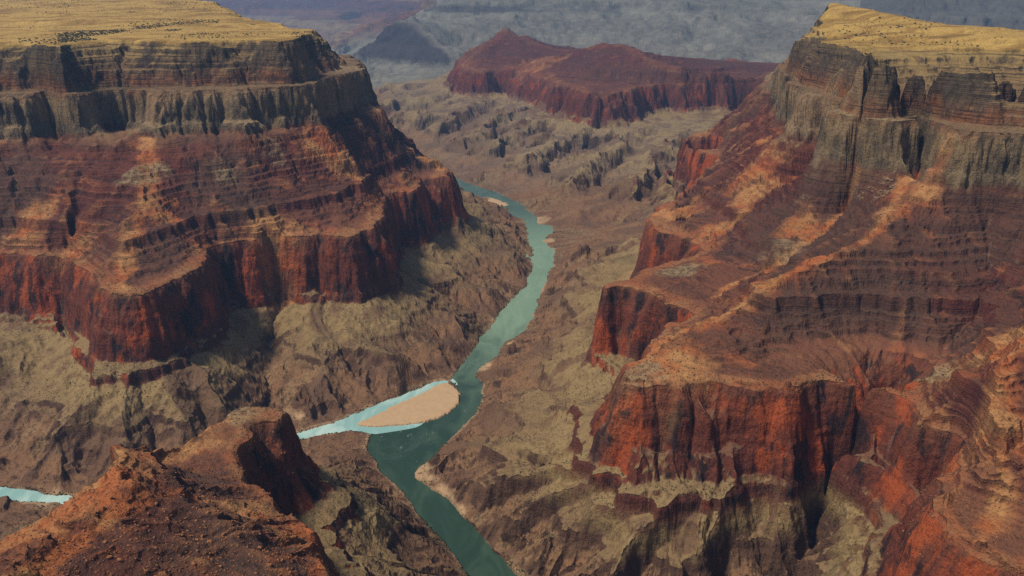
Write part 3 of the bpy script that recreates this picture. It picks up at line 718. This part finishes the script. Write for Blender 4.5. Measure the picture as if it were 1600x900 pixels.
def water_material(name, c1_, c2_, foam, silt_glare=False):
    m, n = new_mat(name); B = NB_(n)
    pos = B.node("ShaderNodeNewGeometry").outputs['Position']
    a = B.noise(B.scale(pos, (.010, .004, .0)), 1.0, 5, .6, 1.2)
    col = B.mix(B.ss(.38, .66, a), c1_, c2_)
    if silt_glare:                             # side stream's milk mixes in downstream, with sky glare painted into the colour
        sp3 = B.node("ShaderNodeSeparateXYZ"); B.link(pos, sp3.inputs[0])
        yy = B.math('ADD', sp3.outputs[1], B.math('MULTIPLY', a, 500.0))
        k = B.math('MULTIPLY', B.ss(2650, 3500, yy), B.math('SUBTRACT', 1.0, B.math('MULTIPLY', B.ss(4300, 5200, yy), .8)))
        k = B.math('MAXIMUM', k, B.ss(9500, 12000, yy))  # far reach painted pale for its shine
        col = B.mix(k, col, B.mix(a, C(.13,.22,.14), C(.27,.38,.25)))
    f = B.noise(B.scale(pos, (.07, .035, 0)), 1.0, 5, .7, 1.5); area_ = B.noise(pos, .0045, 3)
    fm = B.math('MULTIPLY', B.ss(.62, .70, f), B.ss(.52, .60, area_))
    col = B.mix(B.math('MULTIPLY', fm, foam), col, C(.55,.62,.55))
    bs = B.node("ShaderNodeBsdfPrincipled"); B.link(col, bs.inputs['Base Color']); bs.inputs['Roughness'].default_value = .3; bs.inputs['Specular IOR Level'].default_value = .35
    bs.inputs['IOR'].default_value = 1.33
    bp = B.node("ShaderNodeBump"); bp.inputs['Strength'].default_value = .35; bp.inputs['Distance'].default_value = .6
    B.link(B.noise(pos, .12, 4, .6), bp.inputs['Height']); B.link(bp.outputs[0], bs.inputs['Normal'])
    o = B.node("ShaderNodeOutputMaterial"); B.link(bs.outputs[0], o.inputs[0]); return m
MW = water_material("river_water", C(.026,.055,.036), C(.050,.088,.058), .6, True)
MT = water_material("tributary_water", C(.24,.43,.40), C(.46,.62,.56), .9)

# ------------------------------------------------------------------ split the land into named pieces
def region_ids():
    q = np.zeros((NW-1, NC-1), np.int8)
    X = XV[:-1,:-1]; Y = YV[:-1,:-1]; Zf = .25*(ZV[:-1,:-1]+ZV[1:,:-1]+ZV[:-1,1:]+ZV[1:,1:])
    colL = [(p[0], p[1]) for p in riverL if p[1] < 15000]
    wleft = [(a[0], a[1]) for a in smooth_poly([((riverL[k][0]+riverR[min(k, len(riverR)-1)][0])/2, riverL[k][1]) for k in range(0)] or [(p[0], p[1]) for p in riverL], 0)]
    # left of the Colorado line
    ys = np.array([p[1] for p in riverL]); xs = np.array([p[0] for p in riverL]); o = np.argsort(ys); 
    xl = np.interp(Y, ys[o], xs[o])
    left = X < xl
    ty = np.array([p[0] for p in tribN][::-1]); tv = np.array([p[1] for p in tribN][::-1]); o = np.argsort(ty)
    north = Y > np.interp(X, ty[o], tv[o])
    tipx = tribN[0][0]
    q[:] = 2                                                # right wall
    q[left & north] = 1                                     # left wall
    q[left & ~north & (Y < 3000)] = 3                       # foreground headland
    # temple ridge
    tx = X/np.maximum(Y, 1)*1310+800
    tem = (Y > 6300) & (Y < np.interp(X/np.maximum(Y,1)*1310+800, [690,700,745,800,900,1000,1100,1250,1400], [10100,10500,11350,11600,11000,10400,10050,9750,9500])) & (Zf > 256) & (tx > 680) & (tx < 1330) & ~left
    q[(Y > 5600) & (Y < 11000) & ~left & (tx < 1330)] = 4   # slopes and platform under it
    q[tem] = 5
    fr = (Y > 10800)&~tem
    q[fr & ~tem] = 6
    q[(Y > 10700) & (Y < 15200) & (tx > 515) & (tx < 722) & (X > np.interp(Y, [10000, 16000], [-1900, -3300]))] = 7
    q[(Y > 15200) & (tx < 690)] = 8
    return q
RID = region_ids()
NAMES = {1: ("canyon_wall", "tall banded red canyon wall below the golden flat plateau on the left", "canyon wall"),
         2: ("canyon_terrain", "red stepped canyon wall and butte with golden top on the right of the river", "canyon wall"),
         3: ("foreground_hill", "rusty orange rocky ridge and tan spit nearest, below the turquoise stream", "ridge"),
         4: ("slope_terrain", "olive brown gullied slopes below the long dark red butte", "slopes"),
         5: ("red_butte_hill", "long dark red butte with a pointed peak in the middle distance", "butte"),
         6: ("far_canyon_terrain", "hazy grey blue canyon side rising behind the long red butte", "canyon side"),
         7: ("dark_ridge_hill", "dark blue jagged ridge beside the pale far bend of the river", "ridge"),
         8: ("distant_hills", "farthest mauve blue hills at the top of the view", "hills")}
def grid_mesh(name, mask, label, cat):
    fi, fj = np.nonzero(mask)
    v = np.stack([fi*NC+fj, fi*NC+fj+1, (fi+1)*NC+fj+1, (fi+1)*NC+fj], 1)       # wound so that the face looks up
    used, inv = np.unique(v.ravel(), return_inverse=True)
    co = np.stack([XV.ravel()[used], YV.ravel()[used], ZV.ravel()[used]], 1).astype(np.float32)
    v = inv.reshape(-1, 4)[:, ::-1]
    me = bpy.data.meshes.new(name)
    me.vertices.add(len(co)); me.vertices.foreach_set("co", co.ravel())
    me.loops.add(v.size); me.loops.foreach_set("vertex_index", v.ravel().astype(np.int32))
    me.polygons.add(len(v)); me.polygons.foreach_set("loop_start", np.arange(0, v.size, 4, dtype=np.int32))
    me.polygons.foreach_set("use_smooth", np.ones(len(v), bool))
    me.update(calc_edges=True)
    for nm, arr in (("upness", NZ), ("flow", FLV), ("streak", STV), ("sand", SANDC), ("grey_country", TONE), ("soil_sun", SOIL_SUN), ("debris", DEB), ("dark_rock_shade", DARK), ("bare_rock", BARE), ("far_red", FRED)):
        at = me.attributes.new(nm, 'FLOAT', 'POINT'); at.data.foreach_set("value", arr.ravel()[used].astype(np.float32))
    me.materials.append(ROCK)
    o = bpy.data.objects.new(name, me); scene.collection.objects.link(o)
    o["label"] = label; o["category"] = cat; o["kind"] = "structure"
    return o
for k, (nm, lb, ct) in NAMES.items():
    if (RID == k).any(): grid_mesh(nm, RID == k, lb, ct)

# ------------------------------------------------------------------ water sheets
def sheet(name, right, left, z, mat, label, cat, grow):
    A_ = smooth_poly(right, 1)[:, :2]; B_ = smooth_poly(left, 1)[:, :2]
    n = 260
    def res(P):
        d = np.concatenate([[0], np.cumsum(np.hypot(*np.diff(P, axis=0).T))]); t = np.linspace(0, d[-1], n)
        return np.stack([np.interp(t, d, P[:,0]), np.interp(t, d, P[:,1])], 1)
    return A_, B_, res
def poly_object(name, poly, z, mat, label, cat):
    from mathutils.geometry import tessellate_polygon
    P = [Vector((p[0], p[1], 0)) for p in poly]
    tris = tessellate_polygon([P])
    me = bpy.data.meshes.new(name); me.from_pydata([(p.x, p.y, z) for p in P], [], [t[::-1] if (P[t[1]]-P[t[0]]).cross(P[t[2]]-P[t[0]]).z < 0 else t for t in tris])
    me.materials.append(mat); me.update()
    o = bpy.data.objects.new(name, me); scene.collection.objects.link(o)
    o["label"] = label; o["category"] = cat; o["kind"] = "structure"; return o
def grow(line, d, sgn):
    P = densify(smooth_poly(line, 1), .012)
    return offset_line(P, np.full(len(P), d)*np.clip(P[:,1]/4000, 1, 4), sgn)[:, :2]
poly_object("river", np.vstack([grow(riverR, 34, 1), grow(riverL, 30, -1)[::-1]]), ZR, MW, "dark green river winding through the middle of the canyon", "river")
ts = densify(smooth_poly(tribS, 1), .012); tn = grow(tribN, 26, 1)
ts2 = offset_line(ts, np.where(np.arange(len(ts)) < 24, 0.0, 24.0), -1)[:, :2]
poly_object("tributary_river", np.vstack([ts2, tn[::-1]]), ZR+.15, MT, "milky turquoise side stream joining the green river around a sandbar", "stream")

# ------------------------------------------------------------------ haze
def haze():
    m, n = new_mat("haze_air"); B = NB_(n)
    v = B.node("ShaderNodeVolumePrincipled"); v.inputs['Color'].default_value = C(.25,.49,.86); v.inputs['Density'].default_value = HAZE
    v.inputs['Anisotropy'].default_value = .2
    o = B.node("ShaderNodeOutputMaterial"); B.link(v.outputs[0], o.inputs['Volume'])
    x0, x1, y0, y1, z0, z1 = -52000, 52000, -3000, 52000, ZR-9, 1900
    me = bpy.data.meshes.new("haze")
    me.from_pydata([(x0,y0,z0),(x1,y0,z0),(x1,y1,z0),(x0,y1,z0),(x0,y0,z1),(x1,y0,z1),(x1,y1,z1),(x0,y1,z1)], [], [(0,3,2,1),(4,5,6,7),(0,1,5,4),(1,2,6,5),(2,3,7,6),(3,0,4,7)])
    me.materials.append(m); ob = bpy.data.objects.new("haze", me); scene.collection.objects.link(ob)
    ob["kind"] = "stuff"; ob["label"] = "thin blue haze filling the air of the canyon"; ob["category"] = "haze"
if HAZE > 0: haze()

# ------------------------------------------------------------------ loose things
ZJ = ZV
def pick(n, cond, seed):
    r_ = np.random.default_rng(seed); c = np.flatnonzero(cond.ravel()); 
    if not len(c): return []
    return r_.choice(c, min(n, len(c)), replace=False)
COLV = XV/np.maximum(YV, 1)
# where a vertex shows in the photograph's frame, only used to find the named places on the ground
dY = YV*cp-(ZV-CAMH)*sp_
PXv = 800+FPX*XV/np.maximum(dY, 1); PYv = 450-FPX*((ZV-CAMH)*cp+YV*sp_)/np.maximum(dY, 1)
def simple_mat(name, c1_, c2_, sc, rough=.95):
    m, n = new_mat(name); B = NB_(n); pos = B.node("ShaderNodeNewGeometry").outputs['Position']
    col = B.mix(B.ss(.35, .65, B.noise(pos, sc, 5, .7)), c1_, c2_)
    bs = B.node("ShaderNodeBsdfPrincipled"); B.link(col, bs.inputs['Base Color']); bs.inputs['Roughness'].default_value = rough; bs.inputs['Specular IOR Level'].default_value = .15
    bp = B.node("ShaderNodeBump"); bp.inputs['Distance'].default_value = .5; B.link(B.noise(pos, sc*2, 4, .7), bp.inputs['Height']); B.link(bp.outputs[0], bs.inputs['Normal'])
    o = B.node("ShaderNodeOutputMaterial"); B.link(bs.outputs[0], o.inputs[0]); return m
import bmesh
def blob(seed, sub=1, flat=.7, jag=.35):
    bm = bmesh.new(); bmesh.ops.create_icosphere(bm, subdivisions=sub, radius=1.0); r_ = random.Random(seed)
    for v in bm.verts: v.co *= 1+r_.uniform(-jag, jag); v.co.z = v.co.z*flat+flat*.55
    v_ = [tuple(v.co) for v in bm.verts]; f_ = [[q.index for q in f.verts] for f in bm.faces]; bm.free(); return np.array(v_), np.array(f_)
SHRUB = simple_mat("scrub_leaves", C(.030,.036,.018), C(.070,.070,.034), .25)
def scatter(name, idx_, lo, hi, mat, label, cat, seed, sub=1, jag=.4):
    r_ = random.Random(seed); V, F, off = [], [], 0
    shp = [blob(seed+k, sub, .75, jag) for k in range(6)]
    for i in idx_:
        v, f = shp[r_.randrange(6)]; h = lo+(hi-lo)*r_.random()**2; a = r_.uniform(0, 6.28); c, s__ = math.cos(a), math.sin(a)
        q = np.stack([(v[:,0]*c-v[:,1]*s__)*h, (v[:,0]*s__+v[:,1]*c)*h, v[:,2]*h], 1)+np.array([XV.flat[i], YV.flat[i], ZV.flat[i]-.15*h])
        V.append(q); F.append(f+off); off += len(v)
    me = bpy.data.meshes.new(name); me.from_pydata(np.vstack(V).tolist(), [], np.vstack(F).tolist()); me.materials.append(mat)
    o = bpy.data.objects.new(name, me); scene.collection.objects.link(o)
    o["kind"] = "stuff"; o["label"] = label; o["category"] = cat
pl = (ZV > 1078) & (NZ > .9) & (PYv > -20) & (PYv < 110)
cl = fbm(XV, YV, 330, 3, 812)
dens = np.exp(-((PYv-(58-.06*PXv+ .00*PXv)-4)/9)**2)*(PXv < 400)*(PXv > 90)
i1 = pick(900, pl & (dens > .25) & (cl > .05), 1); i2 = pick(2600, pl & (cl > .12), 2)
scatter("shrubs", np.concatenate([i1, i2]), 2.0, 4.6, SHRUB, "dark scrub dotted over the golden plateau tops", "scrub", 50)
SCR = simple_mat("slope_scrub_leaves", C(.045,.042,.024), C(.095,.078,.042), .25)
vis = (PXv > -60) & (PXv < 1660) & (PYv > 100) & (PYv < 930)
_wt = rng.random(ZV.shape, dtype=np.float32)*2600/np.maximum(YV, 900)
lo_ = vis & (YV < 3200) & (NZ > .72) & (SHV > 8) & (ZV < 760) & (YV > 1600+XV*0) & (fbm(XV, YV, 120, 3, 815) > -.1)
scatter("scrub_bushes", pick(9000, lo_, 11), .8, 2.1, SCR, "sparse dull scrub bushes specking the slopes and benches", "scrub", 150, 1)
sh_ = vis & (YV < 3600) & (SHV > 1.5) & (SHV < 15) & (ISV < .3) & (fbm(XV, YV, 90, 2, 819) > .0) & (ZV < ZR+22)
scatter("riverside_bushes", pick(1500, sh_, 12), 1.0, 2.4, SHRUB, "dark green brush lining the river banks in broken strips", "brush", 160, 1)
RUB = simple_mat("rubble_rock", C(.15,.060,.032), C(.34,.15,.065), .12)
rb_ = (PXv > -60) & (PXv < 600) & (PYv > 640) & (PYv < 930) & (YV < 1650) & (ZV > 330) & (NZ > .35)
rb2 = (PXv > 1350) & (PXv < 1640) & (PYv > 600) & (PYv < 930) & (YV < 1750) & (NZ > .35)
scatter("rubble", np.concatenate([pick(6000, rb_, 13), pick(2500, rb2, 14)]), .5, 1.9, RUB, "loose rust coloured stones strewn over the nearest ridges", "rubble", 170, 1, .3)
# boulders: each one its own thing
BM_ = [simple_mat("rust_boulder_rock", C(.22,.085,.038), C(.34,.16,.07), .5), simple_mat("pale_boulder_rock", C(.17,.115,.065), C(.30,.21,.12), .5)]
def boulders(idx_, lo, hi, mat, label, group, seed):
    r_ = random.Random(seed); meshes = []
    for k in range(5):
        v, f = blob(seed+k, 2, .8, .16); v = v*np.array([r_.uniform(.8,1.3), r_.uniform(.7,1.1), 1.0])
        me = bpy.data.meshes.new("boulder"); me.from_pydata(v.tolist(), [], f.tolist()); me.materials.append(mat); meshes.append(me)
    for i in idx_:
        o = bpy.data.objects.new("boulder", meshes[r_.randrange(5)]); scene.collection.objects.link(o)
        h = r_.uniform(lo, hi); o.location = (XV.flat[i], YV.flat[i], ZV.flat[i]-.25*h); o.scale = (h, h, h*r_.uniform(.7, 1.0)); o.rotation_euler = (r_.uniform(-.2,.2), r_.uniform(-.2,.2), r_.uniform(0, 6.28))
        o["label"] = label; o["category"] = "boulder"; o["group"] = group
near = (PXv > 90) & (PXv < 480) & (PYv > 760) & (PYv < 895) & (YV < 1400) & (ZV > 470) & (NZ > .6)
boulders(pick(70, near, 3), 1.4, 3.6, BM_[0], "rust coloured boulder lying on the nearest rocky ridge, bottom left", "boulders on the nearest ridge", 70)
tal = (PXv > 1290) & (PXv < 1400) & (PYv > 238) & (PYv < 310) & (YV < 3600) & (NZ > .5)
boulders(pick(60, tal, 4), 2.2, 5.5, BM_[1], "pale fallen block on the debris fan below the right upper cliff", "blocks fallen below the right upper cliff", 90)
